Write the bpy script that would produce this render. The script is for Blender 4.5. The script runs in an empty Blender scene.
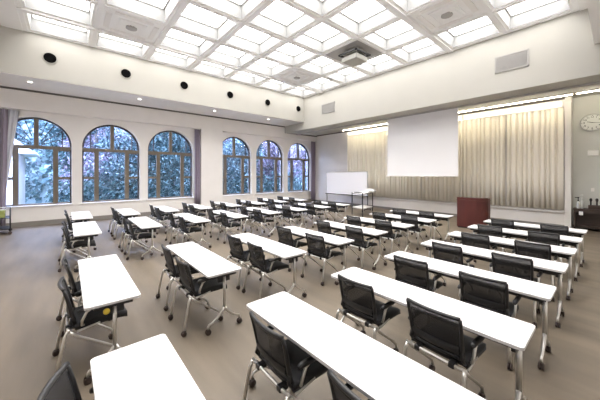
import bpy, math, random
from mathutils import Vector, Matrix
PI = math.pi
random.seed(7)
S = bpy.context.scene
COL = S.collection

# ------------------------------------------------------------------ camera, world, exposure
cam_data = bpy.data.cameras.new('camera')
cam = bpy.data.objects.new('camera', cam_data); COL.objects.link(cam)
cam.location = (0, 0, 1.912)
cam.rotation_euler = (PI/2, 0, 0.8621)
cam_data.sensor_width = 36.0
cam_data.lens = 272.24/600*36
cam_data.shift_y = -25.9/600
cam_data.clip_start = 0.02
S.camera = cam

w = bpy.data.worlds.new('sky'); S.world = w
w.use_nodes = True
bgn = w.node_tree.nodes['Background']
bgn.inputs['Color'].default_value = (0.50, 0.62, 1.0, 1)
bgn.inputs['Strength'].default_value = 11.0
PANEL_L = 5.0      # ceiling diffusers
COVE_L = 26.0       # cove tubes over the curtains
SPOT_L = 3.0      # soffit downlights

vs = S.view_settings
vs.view_transform = 'Standard'; vs.look = 'None'; vs.exposure = 1.08; vs.gamma = 1.0
vs.use_curve_mapping = False
S.cycles.use_denoising = True
S.cycles.max_bounces = 8
S.cycles.diffuse_bounces = 5
S.cycles.transparent_max_bounces = 16

# ------------------------------------------------------------------ materials
def mat(name, color, rough=0.5, metal=0.0, spec=0.5, var=0.0, scale=8.0, bump=0.0, bscale=80.0, stretch=(1,1,1), emit=None, sheen=0.0):
    m = bpy.data.materials.new(name); m.use_nodes = True
    nt = m.node_tree; b = nt.nodes['Principled BSDF']
    b.inputs['Base Color'].default_value = (*color, 1)
    b.inputs['Roughness'].default_value = rough
    b.inputs['Metallic'].default_value = metal
    b.inputs['Specular IOR Level'].default_value = spec
    if sheen: b.inputs['Sheen Weight'].default_value = sheen
    if emit:
        b.inputs['Emission Color'].default_value = (*emit[0], 1)
        b.inputs['Emission Strength'].default_value = emit[1]
    if var or bump:
        tc = nt.nodes.new('ShaderNodeTexCoord'); mp = nt.nodes.new('ShaderNodeMapping')
        mp.inputs['Scale'].default_value = stretch
        nt.links.new(tc.outputs['Object'], mp.inputs['Vector'])
    if var:
        n = nt.nodes.new('ShaderNodeTexNoise'); n.inputs['Scale'].default_value = scale; n.inputs['Detail'].default_value = 5
        r = nt.nodes.new('ShaderNodeValToRGB')
        r.color_ramp.elements[0].position = .3; r.color_ramp.elements[1].position = .7
        r.color_ramp.elements[0].color = (*[c*(1-var) for c in color], 1)
        r.color_ramp.elements[1].color = (*[min(1, c*(1+var)) for c in color], 1)
        nt.links.new(mp.outputs['Vector'], n.inputs['Vector']); nt.links.new(n.outputs['Fac'], r.inputs['Fac'])
        nt.links.new(r.outputs['Color'], b.inputs['Base Color'])
    if bump:
        n2 = nt.nodes.new('ShaderNodeTexNoise'); n2.inputs['Scale'].default_value = bscale
        bp = nt.nodes.new('ShaderNodeBump'); bp.inputs['Strength'].default_value = bump; bp.inputs['Distance'].default_value = .01
        nt.links.new(mp.outputs['Vector'], n2.inputs['Vector']); nt.links.new(n2.outputs['Fac'], bp.inputs['Height'])
        nt.links.new(bp.outputs['Normal'], b.inputs['Normal'])
    return m

M = {}
M['wall'] = mat('wall_paint', (0.80, 0.77, 0.745), .7, spec=.3, var=.02, scale=2, bump=.04)
M['sillwall'] = mat('sill_wall_paint', (0.76, 0.725, 0.65), .6, spec=.3, var=.02, scale=2)
M['greywall'] = mat('grey_wall_paint', (0.62, 0.63, 0.60), .7, spec=.3, var=.02, scale=2)
M['ceil'] = mat('ceiling_paint', (0.84, 0.83, 0.81), .75, spec=.3, var=.01, scale=3)
M['beam'] = mat('coffer_beam_paint', (0.86, 0.855, 0.85), .6, spec=.3)
M['coffer'] = mat('coffer_white', (0.88, 0.875, 0.865), .5, spec=.4)
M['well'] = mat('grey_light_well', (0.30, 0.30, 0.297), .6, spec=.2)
M['fascia'] = mat('fascia_paint', (0.47, 0.455, 0.415), .7, spec=.3, var=.015, scale=1.5)
M['dark_gap'] = mat('shadow_gap_trim', (0.13, 0.115, 0.11), .6)
M['base'] = mat('baseboard_vinyl', (0.24, 0.22, 0.20), .5)
M['white_trim'] = mat('white_trim', (0.82, 0.80, 0.78), .45)
M['top'] = mat('white_laminate', (0.80, 0.785, 0.80), .32, spec=.4)
M['edge'] = mat('table_edge_band', (0.62, 0.61, 0.62), .35)
M['black'] = mat('black_plastic', (0.018, 0.018, 0.020), .42)
M['rail'] = mat('black_painted_steel', (0.022, 0.022, 0.024), .45)
M['fabric'] = mat('black_seat_fabric', (0.020, 0.020, 0.022), .8, spec=.3, bump=.15, bscale=300, sheen=.08)
M['chrome'] = mat('satin_chrome', (0.68, 0.665, 0.64), .32, metal=1.0)
M['silver'] = mat('silver_paint', (0.62, 0.61, 0.59), .35, metal=.7)
M['wheel'] = mat('caster_rubber', (0.040, 0.026, 0.022), .55)
M['bronze'] = mat('bronze_window_frame', (0.16, 0.13, 0.095), .5, var=.12, scale=12, stretch=(1, 1, .15))
M['darkframe'] = mat('dark_arch_frame', (0.055, 0.048, 0.048), .5)
M['mauve'] = mat('mauve_curtain', (0.33, 0.28, 0.35), .85, spec=.2, bump=.1, bscale=200, sheen=.3)
M['sheer'] = mat('sheer_curtain', (0.68, 0.68, 0.74), .85, spec=.2, sheen=.3)
M['beige'] = mat('beige_curtain', (0.90, 0.86, 0.77), .85, spec=.2, bump=.05, bscale=250)
M['screen'] = mat('projection_screen_fabric', (0.80, 0.79, 0.80), .8, spec=.2)
M['wb'] = mat('whiteboard_enamel', (0.83, 0.82, 0.85), .18, spec=.6)
M['maroon'] = mat('maroon_laminate', (0.078, 0.017, 0.014), .4, var=.15, scale=6, stretch=(1, 1, .1))
M['maroon_top'] = mat('maroon_top', (0.10, 0.025, 0.02), .35)
M['wood'] = mat('dark_wood', (0.055, 0.036, 0.028), .45, var=.25, scale=9, stretch=(.3, 4, 4))
M['grille'] = mat('grey_grille', (0.40, 0.385, 0.37), .6)
M['hole'] = mat('black_nozzle', (0.004, 0.004, 0.004), .9, spec=.05)
M['proj'] = mat('projector_white', (0.38, 0.37, 0.335), .45)
M['yellow'] = mat('yellow_plastic', (0.62, 0.46, 0.05), .4)
M['greenbox'] = mat('green_box', (0.33, 0.37, 0.12), .6)
M['paper'] = mat('paper', (0.82, 0.81, 0.79), .8)
M['case'] = mat('white_plastic_case', (0.92, 0.92, 0.90), .4)
M['clear'] = mat('translucent_plastic', (0.70, 0.72, 0.70), .25)
M['clock_face'] = mat('clock_face', (0.80, 0.82, 0.79), .4)
M['clock_rim'] = mat('clock_rim', (0.45, 0.46, 0.45), .35, metal=.5)
M['ink'] = mat('black_ink', (0.02, 0.02, 0.02), .6)
M['bark'] = mat('tree_bark', (0.10, 0.085, 0.075), .9, var=.3, scale=6, stretch=(4, 4, .6), bump=.5, bscale=30)
M['grass'] = mat('lawn', (0.09, 0.13, 0.06), .9, var=.4, scale=4)
M['concrete'] = mat('outside_wall', (0.80, 0.79, 0.80), .8, var=.05, scale=3)
M['roofmat'] = mat('pale_roof_sheet', (0.75, 0.80, 0.82), .5)
M['panel_light'] = mat('light_diffuser', (0.9, 0.9, 0.88), .5, emit=((1.0, 0.98, 0.955), PANEL_L))
M['tube'] = mat('cove_tube', (0.9, 0.88, 0.8), .5, emit=((1.0, 0.90, 0.70), COVE_L))
M['band'] = mat('curtain_box_glow_face', (0.9, 0.88, 0.8), .5, emit=((1.0, 0.95, 0.84), .42))  # emission stands in for light washing over the curtain box
M['spot'] = mat('downlight_lens', (0.9, 0.9, 0.88), .4, emit=((1.0, 0.95, 0.88), SPOT_L))

def leaf_mat(name, c1, c2, c3):
    m = bpy.data.materials.new(name); m.use_nodes = True
    nt = m.node_tree; b = nt.nodes['Principled BSDF']; b.inputs['Roughness'].default_value = .55
    g = nt.nodes.new('ShaderNodeNewGeometry'); r = nt.nodes.new('ShaderNodeValToRGB')
    r.color_ramp.elements[0].color = (*c1, 1); r.color_ramp.elements[1].color = (*c3, 1)
    e = r.color_ramp.elements.new(.5); e.color = (*c2, 1)
    nt.links.new(g.outputs['Random Per Island'], r.inputs['Fac']); nt.links.new(r.outputs['Color'], b.inputs['Base Color'])
    return m
M['leafA'] = leaf_mat('blue_green_leaves', (.022, .055, .075), (.085, .165, .185), (.30, .38, .40))
M['leafB'] = leaf_mat('pale_leaves_light_tint', (.06, .055, .08), (.21, .19, .26), (.44, .37, .48))  # lavender-pink cast of reflected light in the far windows put into leaf colour
M['leafC'] = leaf_mat('deep_green_leaves', (.016, .045, .055), (.055, .125, .13), (.17, .28, .29))

def carpet():
    m = mat('carpet_tiles', (0.27, 0.225, 0.18), .5, spec=.5)
    nt = m.node_tree; b = nt.nodes['Principled BSDF']
    tc = nt.nodes.new('ShaderNodeTexCoord')
    mp = nt.nodes.new('ShaderNodeMapping'); mp.inputs['Scale'].default_value = (.35, 2.2, 1)
    n = nt.nodes.new('ShaderNodeTexNoise'); n.inputs['Scale'].default_value = 1.6; n.inputs['Detail'].default_value = 6
    r = nt.nodes.new('ShaderNodeValToRGB')
    r.color_ramp.elements[0].position = .32; r.color_ramp.elements[1].position = .68
    r.color_ramp.elements[0].color = (0.122, 0.097, 0.070, 1); r.color_ramp.elements[1].color = (0.183, 0.148, 0.109, 1)
    nt.links.new(tc.outputs['Object'], mp.inputs['Vector']); nt.links.new(mp.outputs['Vector'], n.inputs['Vector'])
    nt.links.new(n.outputs['Fac'], r.inputs['Fac'])
    f = nt.nodes.new('ShaderNodeTexNoise'); f.inputs['Scale'].default_value = 160; f.inputs['Detail'].default_value = 3
    nt.links.new(tc.outputs['Object'], f.inputs['Vector'])
    mx = nt.nodes.new('ShaderNodeMixRGB'); mx.blend_type = 'OVERLAY'; mx.inputs['Fac'].default_value = .35
    nt.links.new(r.outputs['Color'], mx.inputs['Color1']); nt.links.new(f.outputs['Fac'], mx.inputs['Color2'])
    nt.links.new(mx.outputs['Color'], b.inputs['Base Color'])
    bp = nt.nodes.new('ShaderNodeBump'); bp.inputs['Strength'].default_value = .25; bp.inputs['Distance'].default_value = .004
    nt.links.new(f.outputs['Fac'], bp.inputs['Height']); nt.links.new(bp.outputs['Normal'], b.inputs['Normal'])
    return m
M['carpet'] = carpet()

def glass():
    m = bpy.data.materials.new('window_glass'); m.use_nodes = True
    nt = m.node_tree; nt.nodes.clear()
    o = nt.nodes.new('ShaderNodeOutputMaterial'); mx = nt.nodes.new('ShaderNodeMixShader')
    t = nt.nodes.new('ShaderNodeBsdfTransparent'); g = nt.nodes.new('ShaderNodeBsdfGlossy')
    t.inputs['Color'].default_value = (.93, .95, .98, 1); g.inputs['Roughness'].default_value = .02
    f = nt.nodes.new('ShaderNodeFresnel'); f.inputs['IOR'].default_value = 1.45
    nt.links.new(f.outputs['Fac'], mx.inputs['Fac']); nt.links.new(t.outputs[0], mx.inputs[1]); nt.links.new(g.outputs[0], mx.inputs[2])
    nt.links.new(mx.outputs[0], o.inputs['Surface'])
    return m
M['glass'] = glass()

def mesh_back():
    m = bpy.data.materials.new('black_mesh_fabric'); m.use_nodes = True
    nt = m.node_tree; b = nt.nodes['Principled BSDF']
    b.inputs['Base Color'].default_value = (.022, .022, .025, 1); b.inputs['Roughness'].default_value = .6
    b.inputs['Alpha'].default_value = .74; b.inputs['Sheen Weight'].default_value = .10; b.inputs['Sheen Roughness'].default_value = .4
    return m
M['mesh'] = mesh_back()

# ------------------------------------------------------------------ mesh building helpers
class MB:
    def __init__(s): s.v = []; s.f = []; s.sm = []
    def add(s, vs, fs, smooth=False):
        o = len(s.v); s.v += [tuple(p) for p in vs]
        for f in fs: s.f.append([i+o for i in f]); s.sm.append(smooth)
        return s
    def box(s, x0, x1, y0, y1, z0, z1):
        v = [(x0,y0,z0),(x1,y0,z0),(x1,y1,z0),(x0,y1,z0),(x0,y0,z1),(x1,y0,z1),(x1,y1,z1),(x0,y1,z1)]
        return s.add(v, [[0,3,2,1],[4,5,6,7],[0,1,5,4],[1,2,6,5],[2,3,7,6],[3,0,4,7]])
    def prism(s, poly, a0, a1, axis='z'):
        n = len(poly)
        def P(p, a):
            if axis == 'z': return (p[0], p[1], a)
            if axis == 'x': return (a, p[0], p[1])
            return (p[0], a, p[1])
        v = [P(p, a0) for p in poly]+[P(p, a1) for p in poly]
        return s.add(v, [list(range(n))[::-1], list(range(n, 2*n))]+[[i, (i+1) % n, n+(i+1) % n, n+i] for i in range(n)])
    def tube(s, pts, r, n=8, cap=True, squash=None):
        pts = [Vector(p) for p in pts]; k = len(pts)
        rr = r if isinstance(r, (list, tuple)) else [r]*k
        up = None; rings = []
        for i, p in enumerate(pts):
            t = (pts[min(i+1, k-1)]-pts[max(i-1, 0)]).normalized()
            if up is None: up = Vector((0, 0, 1)) if abs(t.z) < .9 else Vector((1, 0, 0))
            a = (up-t*up.dot(t)).normalized(); up = a; b = t.cross(a)
            rings.append([p+(a*math.cos(2*PI*j/n)+b*math.sin(2*PI*j/n)*(squash or 1))*rr[i] for j in range(n)])
        v = [q for g in rings for q in g]; f = []
        for i in range(k-1):
            for j in range(n): f.append([i*n+j, i*n+(j+1) % n, (i+1)*n+(j+1) % n, (i+1)*n+j])
        if cap: f.append(list(range(n))[::-1]); f.append([(k-1)*n+j for j in range(n)])
        return s.add(v, f, True)
    def lathe(s, prof, c, n=16, axis='z'):
        v = []
        for r, h in prof:
            for j in range(n):
                a = 2*PI*j/n; x, y = r*math.cos(a), r*math.sin(a)
                v.append({'z': (c[0]+x, c[1]+y, c[2]+h), 'x': (c[0]+h, c[1]+x, c[2]+y), 'y': (c[0]+x, c[1]+h, c[2]+y)}[axis])
        f = []; k = len(prof)
        for i in range(k-1):
            for j in range(n): f.append([i*n+j, i*n+(j+1) % n, (i+1)*n+(j+1) % n, (i+1)*n+j])
        f.append(list(range(n))[::-1]); f.append([(k-1)*n+j for j in range(n)])
        return s.add(v, f, True)
    def grid(s, fn, nu, nv, smooth=True):
        v = [fn(i/nu, j/nv) for j in range(nv+1) for i in range(nu+1)]
        return s.add(v, [[j*(nu+1)+i, j*(nu+1)+i+1, (j+1)*(nu+1)+i+1, (j+1)*(nu+1)+i] for j in range(nv) for i in range(nu)], smooth)
    def shell(s, fn, nu, nv, off):
        """closed curved sheet: front surface fn(u,v), back surface shifted by off (vector)"""
        o = Vector(off); n = (nu+1)*(nv+1)
        a = [Vector(fn(i/nu, j/nv)) for j in range(nv+1) for i in range(nu+1)]
        v = a+[p+o for p in a]; f = []
        I = lambda i, j: j*(nu+1)+i
        for j in range(nv):
            for i in range(nu):
                q = [I(i,j), I(i+1,j), I(i+1,j+1), I(i,j+1)]
                f.append(q); f.append([x+n for x in q[::-1]])
        for i in range(nu):
            f.append([I(i,0)+n, I(i+1,0)+n, I(i+1,0), I(i,0)]); f.append([I(i,nv), I(i+1,nv), I(i+1,nv)+n, I(i,nv)+n])
        for j in range(nv):
            f.append([I(0,j), I(0,j+1), I(0,j+1)+n, I(0,j)+n]); f.append([I(nu,j)+n, I(nu,j+1)+n, I(nu,j+1), I(nu,j)])
        return s.add(v, f, True)

def obj(name, mb, m, parent=None, loc=(0, 0, 0), bevel=0.0):
    me = bpy.data.meshes.new(name); me.from_pydata(mb.v, [], mb.f)
    me.polygons.foreach_set('use_smooth', mb.sm)
    me.materials.append(m); me.update()
    o = bpy.data.objects.new(name, me); COL.objects.link(o); o.location = loc
    if parent: o.parent = parent
    if bevel:
        b = o.modifiers.new('bevel', 'BEVEL'); b.width = bevel; b.segments = 2; b.limit_method = 'ANGLE'; b.angle_limit = .7
    return o
def struct(name, mb, m, parent=None, bevel=0.0):
    o = obj(name, mb, m, parent, bevel=bevel)
    if not parent: o['kind'] = 'structure'
    return o
def tag(o, label, cat, group=None):
    o['label'] = label; o['category'] = cat
    if group: o['group'] = group
    return o
def thing(name, label, cat, loc=(0, 0, 0), rz=0.0, group=None):
    o = bpy.data.objects.new(name, None); COL.objects.link(o); o.location = loc; o.rotation_euler = (0, 0, rz)
    o.empty_display_size = .1
    return tag(o, label, cat, group)
def copy_tree(o, parent=None):
    c = o.copy(); COL.objects.link(c)
    if parent: c.parent = parent
    for ch in list(o.children): copy_tree(ch, c)
    return c

# ------------------------------------------------------------------ room shell
XP, XB, XG = -13.86, -14.1, -14.32        # pillar face, bay wall face, window frame plane
YW = 13.45                              # screen wall
YC = 13.8                               # clock wall (recessed)
YN, XR = -3.2, 1.6                      # near wall, right wall
ZC, ZS, ZS2, ZS2B = 6.37, 4.97, 4.53, 4.64
XF, YF = -12.0, 10.6                    # inner faces of the raised tray
SP = 3.02; RAD = 1.025
WC = [-.87, 1.50, 3.87, 7.27, 9.66, 12.05]

fl = MB(); fl.box(-14.6, XR+.2, YN-.2, 14.2, -.12, 0)
struct('floor', fl, M['carpet'])

def arch_pts(c, r, n=24):
    return [(c-r*math.cos(PI*i/n), SP+r*math.sin(PI*i/n)) for i in range(n+1)]
def bay_wall(mb, y0, y1, z1, cs, x0, x1):
    edges = [y0]
    for c in cs: edges += [c-RAD, c+RAD]
    edges.append(y1)
    for i in range(0, len(edges), 2):                       # piers
        mb.prism([(edges[i], .0), (edges[i+1], .0), (edges[i+1], z1), (edges[i], z1)], x0, x1, 'x')
    for c in cs:
        mb.prism([(c-RAD, 0), (c+RAD, 0), (c+RAD, .74), (c-RAD, .74)], x0, x1, 'x')
        a = arch_pts(c, RAD)
        for p, q in zip(a, a[1:]):
            mb.prism([p, q, (q[0], z1), (p[0], z1)], x0, x1, 'x')
B1, B2 = (-2.15, 5.23), (6.39, 13.45)
wl = MB()
bay_wall(wl, B1[0]-.1, B1[1]+.1, 4.3, WC[:3], -14.5, XB)
bay_wall(wl, B2[0]-.1, B2[1], 4.3, WC[3:], -14.5, XB)
wl.box(-14.5, XP, YN-.2, B1[0], 0, 4.23)
wl.box(-14.5, XP, B1[1], B2[0], 0, 4.23)
wl.box(-14.5, XP, YN-.2, YW, 4.23, 5.1)
struct('wall_left', wl, M['wall'])
bb = MB(); bb.box(XB, XB+.025, B1[0], B1[1], 0, .17); bb.box(XB, XB+.025, B2[0], B2[1], 0, .17)
bb.box(XP, XP+.025, B1[1]-.01, B2[0]+.01, 0, .17)
bb.box(XP, XP+.025, YN, B1[0]+.01, 0, .17)
struct('baseboard_left', bb, M['base'])
sl = MB()
for c in WC: sl.box(-14.34, XB+.05, c-RAD-.06, c+RAD+.06, .70, .745)
struct('trim_1', sl, M['white_trim'], bevel=.008)

# screen wall, clock wall, near and right walls
ws = MB(); ws.box(-14.5, -1.05, YW, YW+.55, 0, 5.2)
struct('wall_back', ws, M['wall'])
wc = MB(); wc.box(-1.06, XR+.2, YC, YC+.2, 0, 5.2)
struct('wall_alcove', wc, M['greywall'])
wn = MB(); wn.box(-14.5, XR+.2, YN-.2, YN, 0, 7.0)
struct('wall_near', wn, M['wall'])
wr = MB(); wr.box(XR, XR+.2, YN, YC, 0, 7.0)
struct('wall_right', wr, M['wall'])
b2 = MB(); b2.box(-14.1, -1.06, YW-.02, YW, 0, .10); b2.box(-1.05, XR, YC-.02, YC, 0, .10)
struct('baseboard_back', b2, M['base'])
sb = MB(); sb.box(-11.15, -1.12, YW-.10, YW, .54, .60)
struct('trim_2', sb, M['white_trim'], bevel=.01)
cp = MB(); cp.box(-1.22, -1.05, YW-.10, YW+.0, 0, 4.45)
struct('trim_3', cp, M['wall'], bevel=.01)

# soffits: window side, screen side (its underside rises slightly to the wall), right side
so = MB()
so.box(-14.5, XF, YN-.2, YF, ZS, 5.3)
so.box(-14.5, XF, YN-.2, YF, 5.3, 7.0)
so.prism([(YF, ZS2), (YF+.0, 7.0), (14.1, 7.0), (14.1, ZS2B), (YW, ZS2B)], -14.5, XR+.2, 'x')
struct('ceiling_soffit', so, M['fascia'])
su = MB(); su.box(-14.0, XF-.015, YN, YF-.01, ZS-.012, ZS); struct('trim_11', su, M['wall'])
rs = MB()
rs.box(-.40, -.20, YN, YF, 5.35, 7.0); 
struct('trim_4', rs, M['ceil'])
rs2 = MB(); rs2.box(-.20, XR, YN, YF, 5.42, 7.0)
for i in range(6): rs2.box(-.20+.3*i+.05, -.20+.3*i+.10, YN, YF, 5.38, 5.42)
struct('trim_8', rs2, M['beam'])
# dark shadow gap between wall and soffit
dg = MB()
dg.box(XP, XP+.035, YN, 11.02, ZS-.075, ZS)
dg.box(XP, XP+.035, YF+.0, YF+.06, ZS2+.02, ZS)
dg.box(XP, XP+.035, YF, YW, ZS2+.0, ZS2+.075)
dg.box(XP, -1.22, YW-.035, YW, ZS2B-.07, ZS2B)
struct('trim_5', dg, M['dark_gap'])
g2 = MB(); g2.box(-13.9, XR, 11.57, 11.63, 4.50, 4.575)
struct('trim_6', g2, M['grille'])

# coffered ceiling
GX = [-12.0, -10.5, -8.86, -7.22, -5.58, -3.94, -2.30, -.72]
GY = [-.97, .68, 2.33, 3.98, 5.63, 7.28, 8.93, 10.55]
AC = {(1, 1), (1, 5), (5, 5)}; PJ = (3, 5)
ce = MB(); BW = .055
ce.box(-12.1, XR, YN, YF+.05, ZC+.53, ZC+.65)
ce.box(-12.0, -.4, YN, GY[0]-BW, ZC-.02, ZC+.53)
ce.box(GX[-1]+BW, -.4, GY[0]-BW, YF, ZC-.02, ZC+.53)
struct('ceiling', ce, M['ceil'])
bm = MB()
for i, x in enumerate(GX):
    w_ = BW*(1.5 if i in (1, 5) else 1)
    bm.box(x-w_, x+w_, GY[0]-BW, YF, ZC-(.03 if i in (1, 5) else 0), ZC+.53)
for i, y in enumerate(GY): bm.box(GX[0], GX[-1], y-BW, y+BW, ZC-.004, ZC+.53)
struct('trim_9', bm, M['beam'])

ORD = ['first', 'second', 'third', 'fourth', 'fifth', 'sixth', 'seventh', 'eighth']
def light_cell(i, j):
    x0, x1 = GX[i]+BW, GX[i+1]-BW; y0, y1 = GY[j]+BW, GY[j+1]-BW
    if i in (1, 5): x0 += BW*.5
    if i+1 in (1, 5): x1 -= BW*.5
    cx, cy = (x0+x1)/2, (y0+y1)/2; hx, hy = (x1-x0)/2, (y1-y0)/2
    t = thing('ceiling_light', 'recessed ceiling light, %s from window side, %s row from screen wall' % (ORD[i], ORD[6-j]), 'ceiling light', (cx, cy, ZC), group='recessed coffer lights')
    f = MB(); z1, z2, m1 = .03, .42, .07
    def ring(f, a, za, b, zb):
        A = [(-a[0],-a[1],za),(a[0],-a[1],za),(a[0],a[1],za),(-a[0],a[1],za)]
        B = [(-b[0],-b[1],zb),(b[0],-b[1],zb),(b[0],b[1],zb),(-b[0],b[1],zb)]
        f.add(A+B, [[k, 4+k, 4+(k+1) % 4, (k+1) % 4] for k in range(4)])
    a, b = hx-m1, hy-m1
    ring(f, (hx, hy), .02, (hx-.03, hy-.03), z1); ring(f, (hx-.03, hy-.03), z1, (a, b), z1)
    obj('ledge', f, M['coffer'], t)
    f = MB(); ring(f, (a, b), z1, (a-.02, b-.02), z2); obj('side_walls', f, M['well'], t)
    g = MB(); q = .016
    a -= .04; b -= .04
    for (u0, u1, v0, v1) in ((-a, a, -b-q, -b+q), (-a, a, b-q, b+q), (-a-q, -a+q, -b, b), (a-q, a+q, -b, b)): g.box(u0, u1, v0, v1, z2-.03, z2)
    obj('trim_ring', g, M['grille'], t)
    d = MB(); d.box(-a-.03, a+.03, -b-.03, b+.03, z2, z2+.015); obj('diffuser', d, M['panel_light'], t)
def ac_cell(i, j, where):
    x0, x1 = GX[i]+BW, GX[i+1]-BW; y0, y1 = GY[j]+BW, GY[j+1]-BW
    cx, cy = (x0+x1)/2, (y0+y1)/2; hx, hy = (x1-x0)/2-.03, (y1-y0)/2
    t = thing('air_conditioner', 'white ceiling air conditioner cassette '+where, 'air conditioner', (cx, cy, ZC), group='ceiling air conditioners')
    p = MB(); p.box(-hx, hx, -hy, hy, .05, .2); obj('panel', p, M['coffer'], t)
    p = MB()
    for s in (-1, 1):
        p.box(-hx*.62, hx*.62, s*hy*.78-.07, s*hy*.78+.07, .028, .055); p.box(s*hx*.78-.07, s*hx*.78+.07, -hy*.62, hy*.62, .028, .055)
    obj('louvre', p, M['white_trim'], t)
    p = MB(); p.box(-.36, .36, -.36, .36, .015, .06)
    for k in range(9): p.box(-.32, .32, -.32+.08*k-.012, -.32+.08*k+.012, .0, .016)
    obj('intake_grille', p, M['coffer'], t)
    p = MB(); p.lathe([(.12, -.03), (.15, -.015), (.15, .02)], (0, 0, 0), 20); obj('sensor', p, M['grille'], t)
for i in range(7):
    for j in range(7):
        if (i, j) in AC or (i, j) == PJ: continue
        light_cell(i, j)
ac_cell(1, 1, 'over the left windows, nearest the camera')
ac_cell(1, 5, 'near the far corner of the ceiling')
ac_cell(5, 5, 'right of the projector near the screen wall')
pp = MB(); pp.box(GX[3]+BW, GX[4]-BW, GY[5]+BW, GY[6]-BW, ZC+.02, ZC+.2); struct('trim_10', pp, M['grille'])

# ------------------------------------------------------------------ arched windows
def window(n, c):
    f = MB(); r2 = RAD-.005; th = .06
    a, b = arch_pts(c, r2, 32), arch_pts(c, r2-th, 32)
    for k in range(32): f.prism([a[k], a[k+1], b[k+1], b[k]], XG-.06, XG+.06, 'x')
    for s in (-1, 1): f.box(XG-.06, XG+.06, *sorted((c+s*r2, c+s*(r2-.05))), .745, SP)
    root = struct('window_%d' % n, f, M['darkframe'])
    tb = MB(); tb.box(XG-.055, XG+.075, c-r2, c+r2, 2.865, 2.985); obj('transom', tb, M['bronze'], root)
    cm = MB(); cm.box(XG-.05, XG+.07, c-.065, c+.065, 2.985, SP+r2-.03); obj('mullion', cm, M['bronze'], root)
    for s in (-1, 1):
        q = MB(); zz = SP+math.sqrt(r2*r2-.74*.74)-.04
        q.box(XG-.03, XG+.04, c+s*.74-.018, c+s*.74+.018, 2.985, zz); obj('glazing_bar', q, M['darkframe'], root)
        q = MB(); q.box(XG-.055, XG+.075, c+s*.545-.075, c+s*.545+.075, .745, 2.865); obj('mullion', q, M['bronze'], root)
        q = MB(); q.box(XG-.045, XG+.05, *sorted((c+s*.62, c+s*(r2-.04))), 1.70, 1.80); obj('crossbar', q, M['bronze'], root)
        q = MB(); e0, e1 = sorted((c+s*.62, c+s*(r2-.05)))
        for (y0, y1, z0, z1) in ((e0, e1, .745, .80), (e0, e1, 2.82, 2.865)): q.box(XG-.04, XG+.045, y0, y1, z0, z1)
        obj('casement_rail', q, M['bronze'], root)
    q = MB(); q.box(XG-.05, XG+.06, c-.47, c+.47, .745, .80); obj('sill_rail', q, M['bronze'], root)
    if n == 1:                                               # fan of thin bars in the first arch only
        for k in (22, 40, 58, 72, 108, 122, 140, 158):
            a_ = math.radians(k); d = (math.cos(a_), math.sin(a_)); r0 = .13/max(.35, abs(d[0]))
            q = MB(); q.tube([(XG+.03, c+d[0]*r0, 2.97+d[1]*r0), (XG+.03, c+d[0]*.955, 2.99+d[1]*.955)], .016, 6); obj('glazing_bar', q, M['darkframe'], root)
    g = MB()
    poly = [(c-r2+.02, .75), (c+r2-.02, .75)]+arch_pts(c, r2-.02, 32)[::-1]
    g.add([(XG, p[0], p[1]) for p in poly], [list(range(len(poly)))]); obj('glass', g, M['glass'], root)
for n, c in enumerate(WC): window(n+1, c)

# curtains at the windows
def fold_curtain(name, label, x, y0t, y1t, y0b, y1b, z0, z1, m, amp=.05, nf=6, group=None, axis='x'):
    def fn(u, v):
        y = (y0b+(y1b-y0b)*u)*(1-v)+(y0t+(y1t-y0t)*u)*v
        d = amp*math.sin(u*nf*2*PI)+amp*.35*math.sin(u*nf*4.7+v*2)
        return (x+d, y, z0+(z1-z0)*v) if axis == 'x' else (y, x+d, z0+(z1-z0)*v)
    mb = MB(); mb.shell(fn, nf*10, 6, (.006, 0, 0) if axis == 'x' else (0, .006, 0))
    t = thing(name, label, 'curtain', (0, 0, 0), group=group)
    obj('fabric', mb, m, t)
    r = MB()
    a, b = min(y0t, y0b), max(y1t, y1b)
    if axis == 'x': r.tube([(x, a, z1+.012), (x, b, z1+.012)], .014)
    else: r.tube([(a, x, z1+.012), (b, x, z1+.012)], .014)
    obj('curtain_rail', r, M['white_trim'], t)
    return t
fold_curtain('curtain', 'mauve curtain drawn aside left of the leftmost arched window', -13.93, -2.3, -1.56, -2.3, -1.62, .12, 4.19, M['mauve'], .045, 6)
fold_curtain('sheer_curtain', 'pale sheer curtain tied back beside the mauve curtain at the leftmost window', -14.03, -2.0, -1.30, -2.0, -1.66, .9, 4.19, M['sheer'], .025, 6)
fold_curtain('curtain', 'mauve curtain gathered at the wide wall pier right of the third arched window', -13.96, 4.92, 5.2, 4.92, 5.2, .35, 4.19, M['mauve'], .05, 3)
fold_curtain('curtain', 'mauve curtain gathered in the far corner right of the last arched window', -13.96, 12.98, 13.38, 12.98, 13.38, .12, 4.19, M['mauve'], .05, 4)

# ------------------------------------------------------------------ screen wall: curtains, cove light, screen
def beige(x0, x1, label):
    n = max(3, int((x1-x0)/.165)); L = x1-x0
    def fn(u, v):
        ph = u*n+.18*math.sin(u*n*1.7)
        d = -.15*min(1, abs(math.sin(PI*ph))/.75)*(.8+.2*math.sin(u*n*2.9+1))
        return (x0+L*u, YW-.045+d, .64+3.63*v)
    mb = MB(); mb.shell(fn, n*16, 3, (0, .006, 0))
    t = thing('curtain', label, 'curtain'); obj('fabric', mb, M['beige'], t)
    r = MB(); r.tube([(x0, YW-.12, 4.28), (x1, YW-.12, 4.28)], .014); obj('curtain_rail', r, M['white_trim'], t)
beige(-11.0, -6.33, 'long beige pleated curtain on the screen wall, partly behind the hanging screen')
beige(-6.29, -2.93, 'beige pleated curtain in the middle of the screen wall, behind the lectern')
beige(-2.89, -1.24, 'beige pleated curtain at the right end of the screen wall, nearest the clock')
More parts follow.
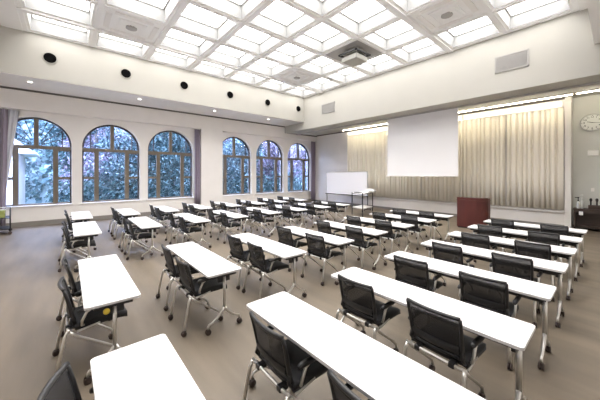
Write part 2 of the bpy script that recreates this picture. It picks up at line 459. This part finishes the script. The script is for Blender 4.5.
def cove(x0, x1, label):
    t = thing('cove_light', label, 'light fitting', ((x0+x1)/2, 12.78, 4.56)); L = (x1-x0)/2
    h = MB(); h.box(-L, L, -.05, .05, .015, .07); obj('housing', h, M['white_trim'], t)
    g = MB(); g.tube([(-L+.02, 0, .0), (L-.02, 0, .0)], .010, 8); obj('tube', g, M['tube'], t)
xs = [-10.9, -8.4, -5.9, -3.4, -.9, 1.5]
for k, lb in enumerate(['left of the hanging screen, over the left curtain', 'behind the left half of the hanging screen', 'behind the right edge of the hanging screen', 'above the right-hand beige curtain', 'above the wall clock']):
    cove(xs[k], xs[k+1]-.06, 'thin linear cove light under the soffit '+lb)
def strip(x0, x1, label):  # added glowing face in place of the light-washed curtain box, not a lamp
    t = thing('curtain_box_glow', label, 'light fitting', ((x0+x1)/2, YW-.15, 4.30)); L = (x1-x0)/2
    h = MB(); h.box(-L, L, -.02, .12, .19, .21); h.box(-L, L, .0, .12, -.01, .0); obj('housing', h, M['white_trim'], t)
    g = MB(); g.box(-L+.01, L-.01, .0, .02, .0, .19); obj('diffuser', g, M['band'], t)
strip(-10.95, -7.7, 'glowing band for the lit curtain box at the left end of the screen wall')
strip(-7.6, -4.5, 'glowing band for the lit curtain box behind the hanging screen')
strip(-4.4, -1.28, 'glowing band for the lit curtain box above the right-hand curtains')

sc = thing('projection_screen', 'large white projection screen hanging from the soffit', 'projection screen', (-5.59, 11.6, 1.80))
q = MB(); q.box(-1.54, 1.54, -.004, .004, .03, 2.75); obj('screen_fabric', q, M['screen'], sc)
q = MB(); q.tube([(-1.55, 0, .02), (1.55, 0, .02)], .02, 10); obj('bottom_bar', q, M['white_trim'], sc)
q = MB(); q.box(-1.60, 1.60, -.03, .03, 2.735, 2.76); obj('roller_case', q, M['white_trim'], sc)

# ------------------------------------------------------------------ fascia fittings
HY = [-.41, 1.69, 3.79, 5.90, 8.03, 10.15]
for k, y in enumerate(HY):
    t = thing('air_nozzle', 'round black air nozzle, %s from the left along the pale fascia above the windows' % ORD[k], 'air nozzle', (XF, y, 5.68), group='round nozzles along the window fascia')
    q = MB(); q.lathe([(.19, .0), (.19, .018), (.165, .03), (.155, .012)], (0, 0, 0), 28, 'x'); obj('rim', q, M['fascia'], t)
    q = MB(); q.lathe([(.158, .012), (.158, .026), (.09, .02), (.05, .014)], (0, 0, 0), 28, 'x'); obj('opening', q, M['hole'], t)
for k, y in enumerate([-.92, 2.25, 5.41, 8.5]):
    t = thing('downlight', 'small round downlight in the window-side soffit, %s from the left' % ORD[k], 'downlight', (-12.62, y, ZS), group='soffit downlights')
    q = MB(); q.lathe([(.10, 0), (.10, -.012), (.07, -.016)], (0, 0, 0), 20); obj('rim', q, M['white_trim'], t)
    q = MB(); q.lathe([(.065, -.012), (.05, -.03), (.02, -.036)], (0, 0, 0), 20); obj('lens', q, M['spot'], t)
def vent(x, z, w_, h_, label):
    t = thing('wall_vent', label, 'air vent', (x, YF, z))
    q = MB(); W, H = w_/2, h_/2
    for a in ((-W, W, -H, -H+.04), (-W, W, H-.04, H), (-W, -W+.04, -H, H), (W-.04, W, -H, H)): q.box(a[0], a[1], -.03, 0, a[2], a[3])
    obj('frame', q, M['grille'], t, bevel=.005)
    q = MB(); q.box(-W, W, -.008, 0, -H, H); obj('backing', q, M['grille'], t)
    n = 12
    for k in range(n):
        zz = -H+.05+(2*H-.1)*(k+.5)/n
        q = MB(); q.prism([(-.028, zz-.012), (-.024, zz-.015), (-.004, zz+.012), (-.008, zz+.015)], -W+.04, W-.04, 'x'); obj('slat', q, M['grille'], t)
vent(-2.17, 5.44, .86, .52, 'grey louvred vent on the right part of the screen-side fascia')
vent(-10.05, 5.44, .95, .52, 'grey louvred vent near the far left corner of the screen-side fascia')

# projector
pr = thing('projector', 'white projector hanging on a bracket below the ceiling', 'projector', (-6.15, 7.85, 6.02))
q = MB(); q.box(-.33, .33, -.32, .32, -.10, .08); obj('body', q, M['proj'], pr, bevel=.03)
q = MB(); q.lathe([(.08, 0), (.08, .05), (.06, .06)], (.0, .32, -.01), 20, 'y'); obj('lens', q, M['black'], pr)
q = MB()
for s in (-1, 1):
    q.box(s*.37-.03, s*.37+.03, -.42, .42, .13, .18); q.box(-.40, .40, s*.39-.03, s*.39+.03, .13, .18)
    q.box(s*.28-.02, s*.28+.02, -.2, .2, .07, .14)
obj('bracket', q, M['black'], pr)
q = MB(); q.tube([(0, 0, .10), (0, 0, .37)], .04, 12); q.box(-.2, .2, -.2, .2, .20, .24); obj('pole', q, M['proj'], pr)
q = MB(); q.box(-.22, .22, -.22, .22, .34, .37); obj('ceiling_plate', q, M['grille'], pr)

# ------------------------------------------------------------------ tables
def make_table():
    t = thing('training_table', '-', 'table')
    L, D, H = 1.8, .445, .72
    def rrect(ins, r, k=5):
        P = []
        for cx, cy, a0 in ((L-ins-r, D-ins-r, 0), (ins+r, D-ins-r, 90), (ins+r, ins+r, 180), (L-ins-r, ins+r, 270)):
            for i in range(k+1):
                a = math.radians(a0+90*i/k); P.append((cx+r*math.cos(a), cy+r*math.sin(a)))
        return P
    o, i_ = rrect(0, .03), rrect(.006, .026); n = len(o)
    q = MB(); q.add([(x, y, H-.002) for x, y in o]+[(x, y, H) for x, y in i_], [list(range(n, 2*n))]+[[k, (k+1) % n, n+(k+1) % n, n+k] for k in range(n)])
    q.add([(x, y, H-.028) for x, y in i_], [list(range(n))[::-1]])
    obj('tabletop', q, M['top'], t)
    q = MB(); q.add([(x, y, H-.024) for x, y in o]+[(x, y, H-.002) for x, y in o]+[(x, y, H-.028) for x, y in i_],
                    [[k, (k+1) % n, n+(k+1) % n, n+k] for k in range(n)]+[[2*n+k, 2*n+(k+1) % n, (k+1) % n, k] for k in range(n)])
    obj('edge_band', q, M['edge'], t)
    for y, z in ((.10, .667), (.345, .667)):
        q = MB(); q.box(.06, L-.06, y-.016, y+.016, z-.022, z+.024); obj('rail', q, M['rail'], t, bevel=.004)
    q = MB(); q.tube([(.08, .235, .60), (L-.08, .235, .60)], .018, 10); obj('crossbar', q, M['rail'], t)
    for x in (.07, L-.07):
        s = 1 if x < .5 else -1
        lg = obj('leg', MB().tube([(x, .235, .665), (x, .235, .45), (x, .235, .24)], .021, 12, squash=.8), M['chrome'], t)
        q = MB(); q.box(x-.03, x+.03, .07, .38, .655, .69); q.box(x+s*.02-.014, x+s*.02+.014, .16, .31, .585, .66); obj('bracket', q, M['rail'], lg)
        for d in (-1, 1):
            q = MB(); q.tube([(x, .235, .27), (x, .235+d*.03, .225), (x, .235+d*.09, .165), (x, .235+d*.15, .125), (x, .235+d*.195, .11), (x, .235+d*.205, .09), (x, .235+d*.205, .062)], [.020, .018, .016, .014, .013, .013, .012], 10); obj('foot', q, M['chrome'], lg)
            c = (x, .235+d*.205, .032)
            q = MB()
            for e in (-1, 1): q.lathe([(.012, -.009), (.030, -.009), (.032, -.004), (.032, .004), (.030, .009), (.012, .009)], (c[0]+e*.013, c[1], c[2]), 14, 'x')
            q.box(c[0]-.006, c[0]+.006, c[1]-.028, c[1]+.02, c[2], c[2]+.035)
            obj('caster', q, M['wheel'], lg)
    return t

# ------------------------------------------------------------------ chairs (face +y, origin on the floor below the seat)
def make_chair():
    t = thing('nesting_chair', '-', 'chair')
    def seat(u, v):
        x = (u-.5)*.46; e = max(0, abs(u-.5)*2-.82)/.18; y = -.215+.43*v
        f = max(0, v-.8)/.2; w_ = x*(1-.06*f*f)
        return (w_, y, .475-.012*(1-(2*u-1)**2)-.02*f*f-.012*e*e)
    q = MB(); q.shell(seat, 14, 12, (0, 0, -.045)); obj('seat', q, M['fabric'], t)
    def back(u, v):
        x = (u-.5)*(.40+.03*v); c = 1-(2*u-1)**2
        y = -.215-.075*v-.03*c*(.6+.4*v)-.035*max(0, v-.6)**2
        return (x, y, .475+.335*v)
    q = MB(); q.shell(back, 14, 10, (0, -.004, 0)); obj('backrest', q, M['mesh'], t)
    fr = MB()
    top = [back(i/14, 1) for i in range(15)]; fr.tube([(p[0], p[1]-.002, p[2]+.008) for p in top], .015, 8)
    for u in (0, 1): fr.tube([(back(u, j/8)[0], back(u, j/8)[1]-.002, back(u, j/8)[2]) for j in range(9)], [.019-.006*j/8 for j in range(9)], 8)
    fr.tube([(back(i/14, 0)[0], back(i/14, 0)[1]-.002, back(i/14, 0)[2]) for i in range(15)], .013, 8)
    obj('back_frame', fr, M['black'], t)
    q = MB(); q.grid(lambda u, v: (back(.04+.92*u, .10+.22*v)[0], back(.04+.92*u, .10+.22*v)[1]-.012-.012*math.sin(PI*v), back(u, .10+.22*v)[2]), 10, 4); obj('lumbar_band', q, M['black'], t)
    q = MB(); q.tube([(-.245, -.262, .425), (-.12, -.268, .425), (.12, -.268, .425), (.245, -.262, .425)], .0135, 10); obj('crossbar', q, M['chrome'], t)
    for s in (-1, 1):
        q = MB(); q.box(s*.14-.022, s*.14+.022, -.285, -.21, .405, .445); obj('clamp', q, M['black'], t, bevel=.005)
        q = MB(); q.tube([(s*.232, -.27, .425), (s*.238, -.29, .38), (s*.247, -.335, .15), (s*.25, -.345, .066)], .0148, 8); rl = obj('leg', q, M['chrome'], t)
        q = MB(); q.tube([(s*.236, -.255, .415), (s*.236, -.20, .36), (s*.225, .0, .21), (s*.215, .12, .115), (s*.212, .135, .09), (s*.212, .135, .06)], .0135, 8); fl_ = obj('leg', q, M['chrome'], t)
        for par, (x, y) in ((rl, (s*.25, -.345)), (fl_, (s*.212, .135))):
            q = MB()
            for e in (-1, 1): q.lathe([(.010, -.008), (.027, -.008), (.030, -.004), (.030, .004), (.027, .008), (.010, .008)], (x+e*.012, y-.008, .030), 12, 'x')
            q.box(x-.005, x+.005, y-.026, y+.018, .03, .064)
            obj('caster', q, M['wheel'], par)
        q = MB(); q.tube([(s*.222, -.15, .445), (s*.245, -.165, .455), (s*.257, -.165, .50), (s*.257, -.13, .575), (s*.257, -.10, .592)], .012, 8); ar = obj('armrest', q, M['chrome'], t)
        q = MB(); q.tube([(s*.257, -.20, .598), (s*.257, -.17, .604), (s*.257, .0, .606), (s*.257, .035, .602)], [.014, .022, .022, .013], 8, squash=1); obj('arm_pad', q, M['black'], ar)
        q = MB(); q.tube([(s*.222, -.17, .45), (s*.215, -.22, .45), (s*.212, -.25, .49), (s*.205, -.235, .55)], .012, 8); obj('back_bracket', q, M['black'], t)
    q = MB(); q.tube([(-.225, -.02, .43), (.225, -.02, .43)], .011, 8); q.tube([(-.225, -.02, .43), (-.23, -.20, .40)], .011, 8); q.tube([(.225, -.02, .43), (.23, -.20, .40)], .011, 8)
    obj('seat_frame', q, M['silver'], t)
    return t

COLX = {'R': -2.217, 'M': -4.88, 'C': -8.62, 'D': -11.13}
CN = {'R': 'right-hand column', 'M': 'second column from the right', 'C': 'second column from the windows', 'D': 'column nearest the windows'}
RN = ['rearmost', 'second from the rear', 'third from the rear', 'fourth from the rear', 'fourth from the screen', 'third from the screen', 'second from the screen', 'nearest the screen']
table0 = make_table(); chair0 = make_chair(); t_used = c_used = False
OFF = {('M', 0): (.36, 1.27), ('M', 1): (.52, 1.30), ('M', 2): (.52, 1.22), ('R', 0): (.44, 1.3), ('R', 1): (.555, 1.40), ('R', 2): (.467, 1.25), ('R', 3): (.467, 1.277), ('R', 4): (.50, 1.297), ('R', 5): (.52, 1.33)}
POSE = {('R', 0): (-.05, -.28), ('R', 1): (-.01, -.02)}
knob_table = None
for cn in 'RMCD':
    for k in range(8):
        t = table0 if not t_used else copy_tree(table0); t_used = True
        x0, y0 = COLX[cn], .114+1.1275*k
        j = 0 if cn == 'R' else 1
        t.location = (x0+j*random.uniform(-.02, .02), y0+j*random.uniform(-.015, .015), 0)
        tag(t, 'long white training table, %s in the %s' % (RN[k], CN[cn]), 'table', 'white training tables in rows')
        if (cn, k) == ('M', 0): knob_table = t
        o1, o2 = OFF.get((cn, k), (.46+random.uniform(-.04, .03), 1.33+random.uniform(-.05, .04)))
        for nm, o in (('window-side', o1), ('aisle-side' if cn in 'RC' else 'right-hand', o2)):
            if (cn, k) == ('R', 0) and o == o2: continue         # behind the photographer's frame
            c = chair0 if not c_used else copy_tree(chair0); c_used = True
            c.location = (x0+o, y0+.165+random.uniform(-.03, .02), 0); c.rotation_euler = (0, 0, random.uniform(-.06, .06))
            if (cn, k) in POSE: c.location.y = y0+.165+POSE[cn, k][0]; c.rotation_euler.z = POSE[cn, k][1]
            tag(c, 'black mesh chair, %s seat, at table %s, %s' % (nm, RN[k], CN[cn]), 'chair', 'black mesh chairs at the tables')
q = MB(); q.lathe([(.018, 0), (.027, .006), (.027, .022), (.018, .028)], (1.765, .165, .635), 20, 'x'); o = obj('knob', q, M['yellow'], knob_table); o['label'] = 'round yellow knob under the table end'

# ------------------------------------------------------------------ front of the room
wb = thing('whiteboard', 'wide mobile whiteboard on a wheeled stand in front of the left curtain', 'whiteboard', (-9.95, 11.9, 0))
q = MB(); q.box(-1.45, 1.45, -.015, .015, .78, 2.02); obj('board', q, M['wb'], wb)
q = MB()
for a in ((-1.48, 1.48, 2.01, 2.05), (-1.48, -1.44, .76, 2.05), (1.44, 1.48, .76, 2.05)): q.box(a[0], a[1], -.025, .025, a[2], a[3])
obj('frame', q, M['silver'], wb, bevel=.005)
q = MB(); q.box(-1.48, 1.48, -.10, .025, .74, .78); obj('tray', q, M['black'], wb, bevel=.006)
for s in (-1, 1):
    q = MB(); q.tube([(s*1.46, .03, 1.9), (s*1.46, .03, .08)], .02, 10); q.tube([(s*1.46, -.28, .08), (s*1.46, .30, .08)], .02, 10); lg = obj('leg', q, M['black'], wb)
    for y in (-.26, .28):
        q = MB(); q.lathe([(.015, -.012), (.034, -.010), (.034, .010), (.015, .012)], (s*1.46, y, .035), 14, 'x'); q.box(s*1.46-.006, s*1.46+.006, y-.01, y+.01, .035, .08); obj('caster', q, M['wheel'], lg)

ct = thing('equipment_stand', 'tall open stand with slim black posts and two white shelves before the whiteboard', 'stand', (-7.42, 10.05, 0))
A, B = Vector((-.74, .19)), Vector((-.20, 1.05))
corners = [Vector((0, 0)), A, A+B, B]
for p in corners:
    q = MB(); q.box(p.x-.016, p.x+.016, p.y-.016, p.y+.016, 0, 1.06); obj('post', q, M['black'], ct)
for z, nm in ((.34, 'shelf'), (1.02, 'shelf')):
    q = MB(); q.prism([(p.x, p.y) for p in (corners[0], corners[3], corners[2], corners[1])], z, z+.03); obj(nm, q, M['white_trim'], ct)
q = MB()
for i in range(4):
    a, b = corners[i], corners[(i+1) % 4]; q.tube([(a.x, a.y, 1.0), (b.x, b.y, 1.0)], .012, 6)
obj('top_rail', q, M['black'], ct)
tag(obj('paper_stack', MB().box(-.17, .17, -.13, .13, 0, .07), M['paper'], loc=(-7.65, 10.62, 1.05)), 'stack of white paper lying on top of the open black-post stand', 'papers').rotation_euler = (0, 0, .3)
dv = thing('document_camera', 'flat white desktop device with raised lid on the open stand', 'device', (-7.62, 10.98, 1.05), .2)
q = MB(); q.box(-.2, .2, -.13, .13, 0, .06); obj('body', q, M['proj'], dv, bevel=.012)
q = MB(); q.prism([(-.12, .06), (.13, .06), (.14, .09), (-.10, .17)], -.19, .19, 'x'); obj('lid', q, M['paper'], dv)
tag(obj('book', MB().box(-.15, .15, -.11, .11, 0, .03), M['black'], loc=(-7.85, 10.3, 1.05)), 'thin black book lying at the left end of the open stand', 'book')

lc = thing('lectern', 'maroon lectern with a curved right side in front of the curtains', 'lectern', (-3.78, 10.72, 0))
P = [(0, 0), (.62, .0), (.72, .02), (.80, .07), (.86, .15), (.89, .25), (.89, .50), (0, .50)]
q = MB(); q.prism(P[:3]+[(.70, .06), (0, .06)], .04, 1.06); q.v = q.v; obj('front_panel', q, M['maroon'], lc)
q = MB(); q.prism([(.72, .02), (.80, .07), (.86, .15), (.89, .25), (.89, .50), (.85, .50), (.85, .26), (.82, .17), (.77, .10), (.70, .06)], .04, 1.06); obj('side_panel', q, M['maroon'], lc)
q = MB(); q.box(0, .04, .06, .50, .04, 1.06); obj('side_panel', q, M['maroon'], lc)
q = MB(); q.prism([(p[0]*1.02-.01, p[1]*1.04-.01) for p in P], .98, 1.0); obj('shelf', q, M['maroon_top'], lc)
q = MB(); q.prism([(.02, .02), (.85, .1), (.85, .48), (.02, .48)], 0, .05); obj('plinth', q, M['black'], lc)
q = MB(); q.prism([(.0, .0), (.62, 0), (.72, .02), (.80, .07), (.86, .15), (.89, .25), (.89, .27), (.84, .27), (.81, .17), (.75, .09), (.66, .04), (0, .03)], 1.06, 1.085); obj('top_rim', q, M['maroon_top'], lc)

# console with bits, clock, thermostat, switch on the recessed grey wall
co = thing('console_table', 'dark wood console with an open front against the grey wall under the clock', 'console', (-.2, 13.50, 0))
q = MB(); q.box(-.80, .9, -.22, .24, .68, .73); obj('top', q, M['wood'], co, bevel=.004)
for x in (-.79, .86):
    q = MB(); q.box(x, x+.04, -.2, .24, 0, .68); obj('side_panel', q, M['wood'], co)
q = MB(); q.box(-.75, .86, -.2, .22, .10, .13); obj('shelf', q, M['wood'], co)
q = MB(); q.box(-.75, .86, .20, .24, .10, .68); obj('back_panel', q, M['wood'], co)
q = MB(); q.box(-.75, .86, -.2, -.17, .60, .68); obj('apron', q, M['wood'], co)
q = MB(); q.box(-.66, -.56, -.225, -.222, .52, .64); o = obj('notice', q, M['paper'], co)
o['label'] = 'small white paper notice on the front edge'
rk = thing('charging_rack', 'dark box rack holding a row of upright microphones on the console', 'rack', (-.32, 13.53, .73))
q = MB(); q.box(-.33, .36, -.12, .12, 0, .13); obj('box', q, M['wood'], rk, bevel=.006)
for k, x in enumerate((-.27, -.13, .01, .15)):
    m = tag(obj('microphone', MB().lathe([(.018, 0), (.02, .12), (.035, .16), (.037, .20), (.022, .235)], (0, 0, 0), 14), M['black'], loc=(-.32+x, 13.50, .86)), 'black microphone standing in the rack, %s from the left' % ORD[k], 'microphone', 'microphones in the charging rack')
for k, (x, y, h_, wd) in enumerate(((-.885, 13.42, .30, 'with a dark pump head'), (-.80, 13.50, .36, 'with a pale pump head'))):
    bt = thing('pump_bottle', 'clear pump bottle on the console '+wd, 'bottle', (x, y, .73))
    q = MB(); q.lathe([(.035, 0), (.04, .01), (.04, h_*.6), (.03, h_*.72), (.014, h_*.78), (.014, h_*.85)], (0, 0, 0), 16); obj('bottle_body', q, M['clear'], bt)
    q = MB(); q.lathe([(.02, h_*.84), (.02, h_*.95), (.012, h_), (.012, h_*1.2), (.028, h_*1.2), (.03, h_*1.3)], (0, 0, 0), 14); q.box(-.08, .0, -.012, .012, h_*1.2, h_*1.28); obj('pump', q, M['black'] if k == 0 else M['clear'], bt)
ck = thing('wall_clock', 'large round white wall clock with black numerals on the grey wall', 'clock', (-.57, YC, 3.69))
q = MB(); q.lathe([(.285, 0), (.297, -.02), (.297, -.05), (.288, -.058), (.277, -.05), (.277, 0)], (0, 0, 0), 40, 'y'); obj('rim', q, M['clock_rim'], ck)
q = MB(); q.lathe([(.278, 0), (.278, -.0455), (.001, -.046)], (0, 0, 0), 40, 'y'); q.sm = [False]*len(q.sm); obj('face', q, M['clock_face'], ck)
q = MB()
for k in range(60):
    a = 2*PI*k/60; r0, r1, w_ = (.235 if k % 5 == 0 else .25), .262, (.007 if k % 5 == 0 else .003)
    u, v = Vector((math.sin(a), math.cos(a))), Vector((math.cos(a), -math.sin(a)))
    q.prism([tuple(u*r0-v*w_), tuple(u*r0+v*w_), tuple(u*r1+v*w_), tuple(u*r1-v*w_)], -.050, -.047, 'y')
obj('minute_marks', q, M['ink'], ck)
num = MB()
for k in range(1, 13):
    cu = bpy.data.curves.new('digits', 'FONT'); cu.body = str(k); cu.size = .085; cu.align_x = 'CENTER'; cu.align_y = 'CENTER'; cu.extrude = .001
    o = bpy.data.objects.new('digits', cu); COL.objects.link(o); bpy.context.view_layer.update()
    me = bpy.data.meshes.new_from_object(o.evaluated_get(bpy.context.evaluated_depsgraph_get()))
    a = 2*PI*k/12; px, pz = .195*math.sin(a), .195*math.cos(a)
    num.add([(v.co.x+px, -.049-v.co.z, v.co.y+pz) for v in me.vertices], [list(p.vertices) for p in me.polygons])
    bpy.data.objects.remove(o)
obj('numerals', num, M['ink'], ck)
for L, w_, a in ((.13, .010, math.radians(-72)), (.20, .007, math.radians(100))):
    u, v = Vector((math.sin(a), math.cos(a))), Vector((math.cos(a), -math.sin(a)))
    q = MB(); q.prism([tuple(-u*.03-v*w_), tuple(-u*.03+v*w_), tuple(u*L+v*w_*.5), tuple(u*L-v*w_*.5)], -.056, -.052, 'y'); obj('clock_hand', q, M['ink'], ck)
th = thing('thermostat', 'small white control box on the grey wall below the clock', 'thermostat', (-.55, YC, 2.64))
q = MB(); q.box(-.13, .13, -.06, 0, -.09, .09); obj('case', q, M['case'], th, bevel=.012)
q = MB(); q.box(-.09, .09, -.064, -.058, -.02, .06); obj('cover', q, M['case'], th)
sw = thing('light_switch', 'small white switch plate on the grey wall above the console', 'switch', (-.56, YC, 1.37))
q = MB(); q.box(-.04, .04, -.01, 0, -.06, .06); obj('plate', q, M['white_trim'], sw, bevel=.004)
q = MB(); q.box(-.014, .014, -.016, -.008, -.03, .03); obj('rocker', q, M['paper'], sw)

# utility cart at the left edge
uc = thing('utility_cart', 'dark metal two-tier cart by the wall under the leftmost window', 'cart', (-12.92, -1.70, 0), .1)
for x in (-.38, .38):
    for y in (-.3, .3):
        q = MB(); q.tube([(x, y, .10), (x, y, .80)], .016, 8); p = obj('post', q, M['black'], uc)
        q = MB(); q.lathe([(.015, -.015), (.045, -.012), (.045, .012), (.015, .015)], (x, y, .047), 14, 'x'); q.box(x-.008, x+.008, y-.01, y+.01, .05, .11); obj('caster', q, M['wheel'], p)
for z in (.16, .50):
    q = MB(); q.box(-.38, .38, -.3, .3, z, z+.02)
    for a in ((-.38, .38, -.305, -.29), (-.38, .38, .29, .305)): q.box(a[0], a[1], a[2], a[3], z, z+.05)
    obj('shelf', q, M['rail'], uc)
q = MB()
for x in (-.38, .38): q.tube([(x, -.3, .80), (x, .3, .80)], .016, 8)
obj('handle', q, M['silver'], uc)
bx = thing('storage_box', 'small olive green box on the dark two-tier cart', 'box', (-12.98, -1.72, .52), .1)
q = MB(); q.box(-.25, .25, -.2, .2, 0, .2); obj('box', q, M['greenbox'], bx, bevel=.01)
q = MB(); q.box(-.26, .26, -.21, .21, .2, .225); obj('lid', q, M['greenbox'], bx, bevel=.006)
fc = MB()

# ------------------------------------------------------------------ outside: lawn, trees, shrubs, neighbouring roof
gr = MB(); gr.box(-70, -14.55, -30, 60, -.4, -.3); struct('ground_outside', gr, M['grass'])
def tree_mesh(seed, rx, rz, zc, n, size):
    rng = random.Random(seed); mb = MB()
    clumps = []
    for _ in range(26):
        a = rng.uniform(0, 2*PI); b = rng.uniform(-1, 1); r = rng.uniform(.35, .95)
        h = math.sqrt(1-b*b); clumps.append((rx*r*h*math.cos(a), rx*r*h*math.sin(a), zc+rz*r*b, rng.uniform(.35, .8)))
    for _ in range(n):
        c = rng.choice(clumps); d = Vector((rng.gauss(0, 1), rng.gauss(0, 1), rng.gauss(0, .8)))*c[3]*.55
        p = Vector(c[:3])+d
        u = Vector((rng.gauss(0, 1), rng.gauss(0, 1), rng.gauss(0, .7))).normalized(); v = u.orthogonal().normalized()
        v.rotate(Matrix.Rotation(rng.uniform(0, 2*PI), 3, u)); wv = u.cross(v); s = size*rng.uniform(.5, 1.2)
        mb.add([p-v*s, p-wv*s*.38+u*s*.1, p+v*s, p+wv*s*.38+u*s*.1], [[0, 1, 2, 3]])
    return mb, clumps
def trunk_mesh(seed, h, clumps):
    rng = random.Random(seed); mb = MB()
    pts = [(0, 0, 0)]+[(rng.uniform(-.1, .1), rng.uniform(-.1, .1), h*i/5) for i in range(1, 6)]
    mb.tube(pts, [.13, .11, .10, .085, .07, .05], 9)
    for c in clumps[:16]:
        b = pts[rng.choice((2, 3, 4))]; m_ = tuple((b[i]+c[i])/2+rng.uniform(-.15, .15) for i in range(3))
        mb.tube([b, m_, c[:3]], [.045, .03, .012], 6)
    return mb
protos = []
for s, (rx, rz, zc, n, sz, lf) in enumerate(((1.6, 2.6, 3.1, 11000, .10, 'leafA'), (1.9, 2.9, 3.6, 12000, .11, 'leafC'), (1.7, 2.8, 3.4, 8500, .10, 'leafB'))):
    t = thing('tree', '-', 'tree'); mb, cl = tree_mesh(40+s, rx, rz, zc, n, sz)
    obj('foliage', mb, M[lf], t); obj('trunk', trunk_mesh(60+s, zc+1.0, cl), M['bark'], t); protos.append([t, False])
TREES = [(-18.4, 1.3, 2, 'first arched window from the left', 0), (-17.8, 2.1, 0, 'second arched window from the left', 0), (-17.6, 4.9, 1, 'third arched window from the left', 0), (-17.9, 9.3, 0, 'fourth arched window from the left', 0), (-17.7, 12.0, 2, 'fifth arched window from the left', 0), (-17.8, 15.2, 2, 'sixth arched window from the left', 0),
         (-23, -3.0, 0, 'first arched window from the left', 1), (-21.5, .6, 1, 'first and second arched windows', 1), (-22, 4.6, 0, 'second and third arched windows', 1), (-21.5, 8.2, 2, 'third arched window from the left', 1), (-22, 12.2, 1, 'fourth arched window from the left', 1), (-21.8, 16.0, 0, 'fifth arched window from the left', 1), (-22, 20.3, 2, 'sixth arched window from the left', 1)]
for x, y, k, wh, far in TREES:
    p = protos[k]; t = p[0] if not p[1] else copy_tree(p[0]); p[1] = True
    t.location = (x, y, -.3); t.rotation_euler = (0, 0, random.uniform(0, 6)); s = 1.25 if far else 1.0; t.scale = (s, s, s)
    tag(t, '%s leafy tree outside, %s the %s' % (('blue-green', 'deep green', 'pale')[k], 'far behind' if far else 'close behind', wh), 'tree', 'trees outside the windows')
hd = thing('hedge', 'long low blue-green hedge outside behind the arched windows', 'hedge', (-16.3, 8, -.3))
rng = random.Random(5); q = MB()
for _ in range(17000):
    p = Vector((rng.gauss(0, .35), rng.uniform(-8.6, 11), abs(rng.gauss(1.0, .65)))); u = Vector((rng.gauss(0, 1), rng.gauss(0, 1), rng.gauss(0, 1))).normalized(); v = u.orthogonal(); wv = u.cross(v); s = rng.uniform(.05, .11)
    q.add([p-v*s, p-wv*s*.4, p+v*s, p+wv*s*.4], [[0, 1, 2, 3]])
obj('foliage', q, M['leafC'], hd)
tb = thing('hedge', 'tall dense green tree row far behind the trees outside', 'hedge', (-29, 12, -.3))  # filler row of trees, added to block bright sky between the nearer ones
q = MB()
for _ in range(16000):
    p = Vector((rng.gauss(0, .5), rng.uniform(-22, 26), 8.5*rng.random()**.8)); u = Vector((rng.gauss(0, 1), rng.gauss(0, .5), rng.gauss(0, .6))).normalized(); v = u.orthogonal(); wv = u.cross(v); s = rng.uniform(.15, .32)
    q.add([p-v*s, p-wv*s*.6, p+v*s, p+wv*s*.6], [[0, 1, 2, 3]])
q.box(-.25, .25, -22, 26, 0, 7.2)
obj('foliage', q, M['leafA'], tb)
# neighbouring pavilion: pale wall and gable roof
pv = thing('pavilion', 'pale pavilion wall and gable roof seen through the leftmost window', 'pavilion', (-17.4, -1.85, -.3))
q = MB(); q.box(-2.6, .0, -5.0, .22, 0, 3.1); obj('wall', q, M['concrete'], pv)
q = MB(); q.prism([(.80, 3.12), (-3.2, 6.9), (-6.0, 4.6), (-6.0, 3.12)], -2.9, .5, 'x'); obj('roof', q, M['roofmat'], pv)
q = MB(); q.box(-2.9, .5, .68, .76, 3.14, 3.24); obj('eave_beam', q, M['roofmat'], pv)
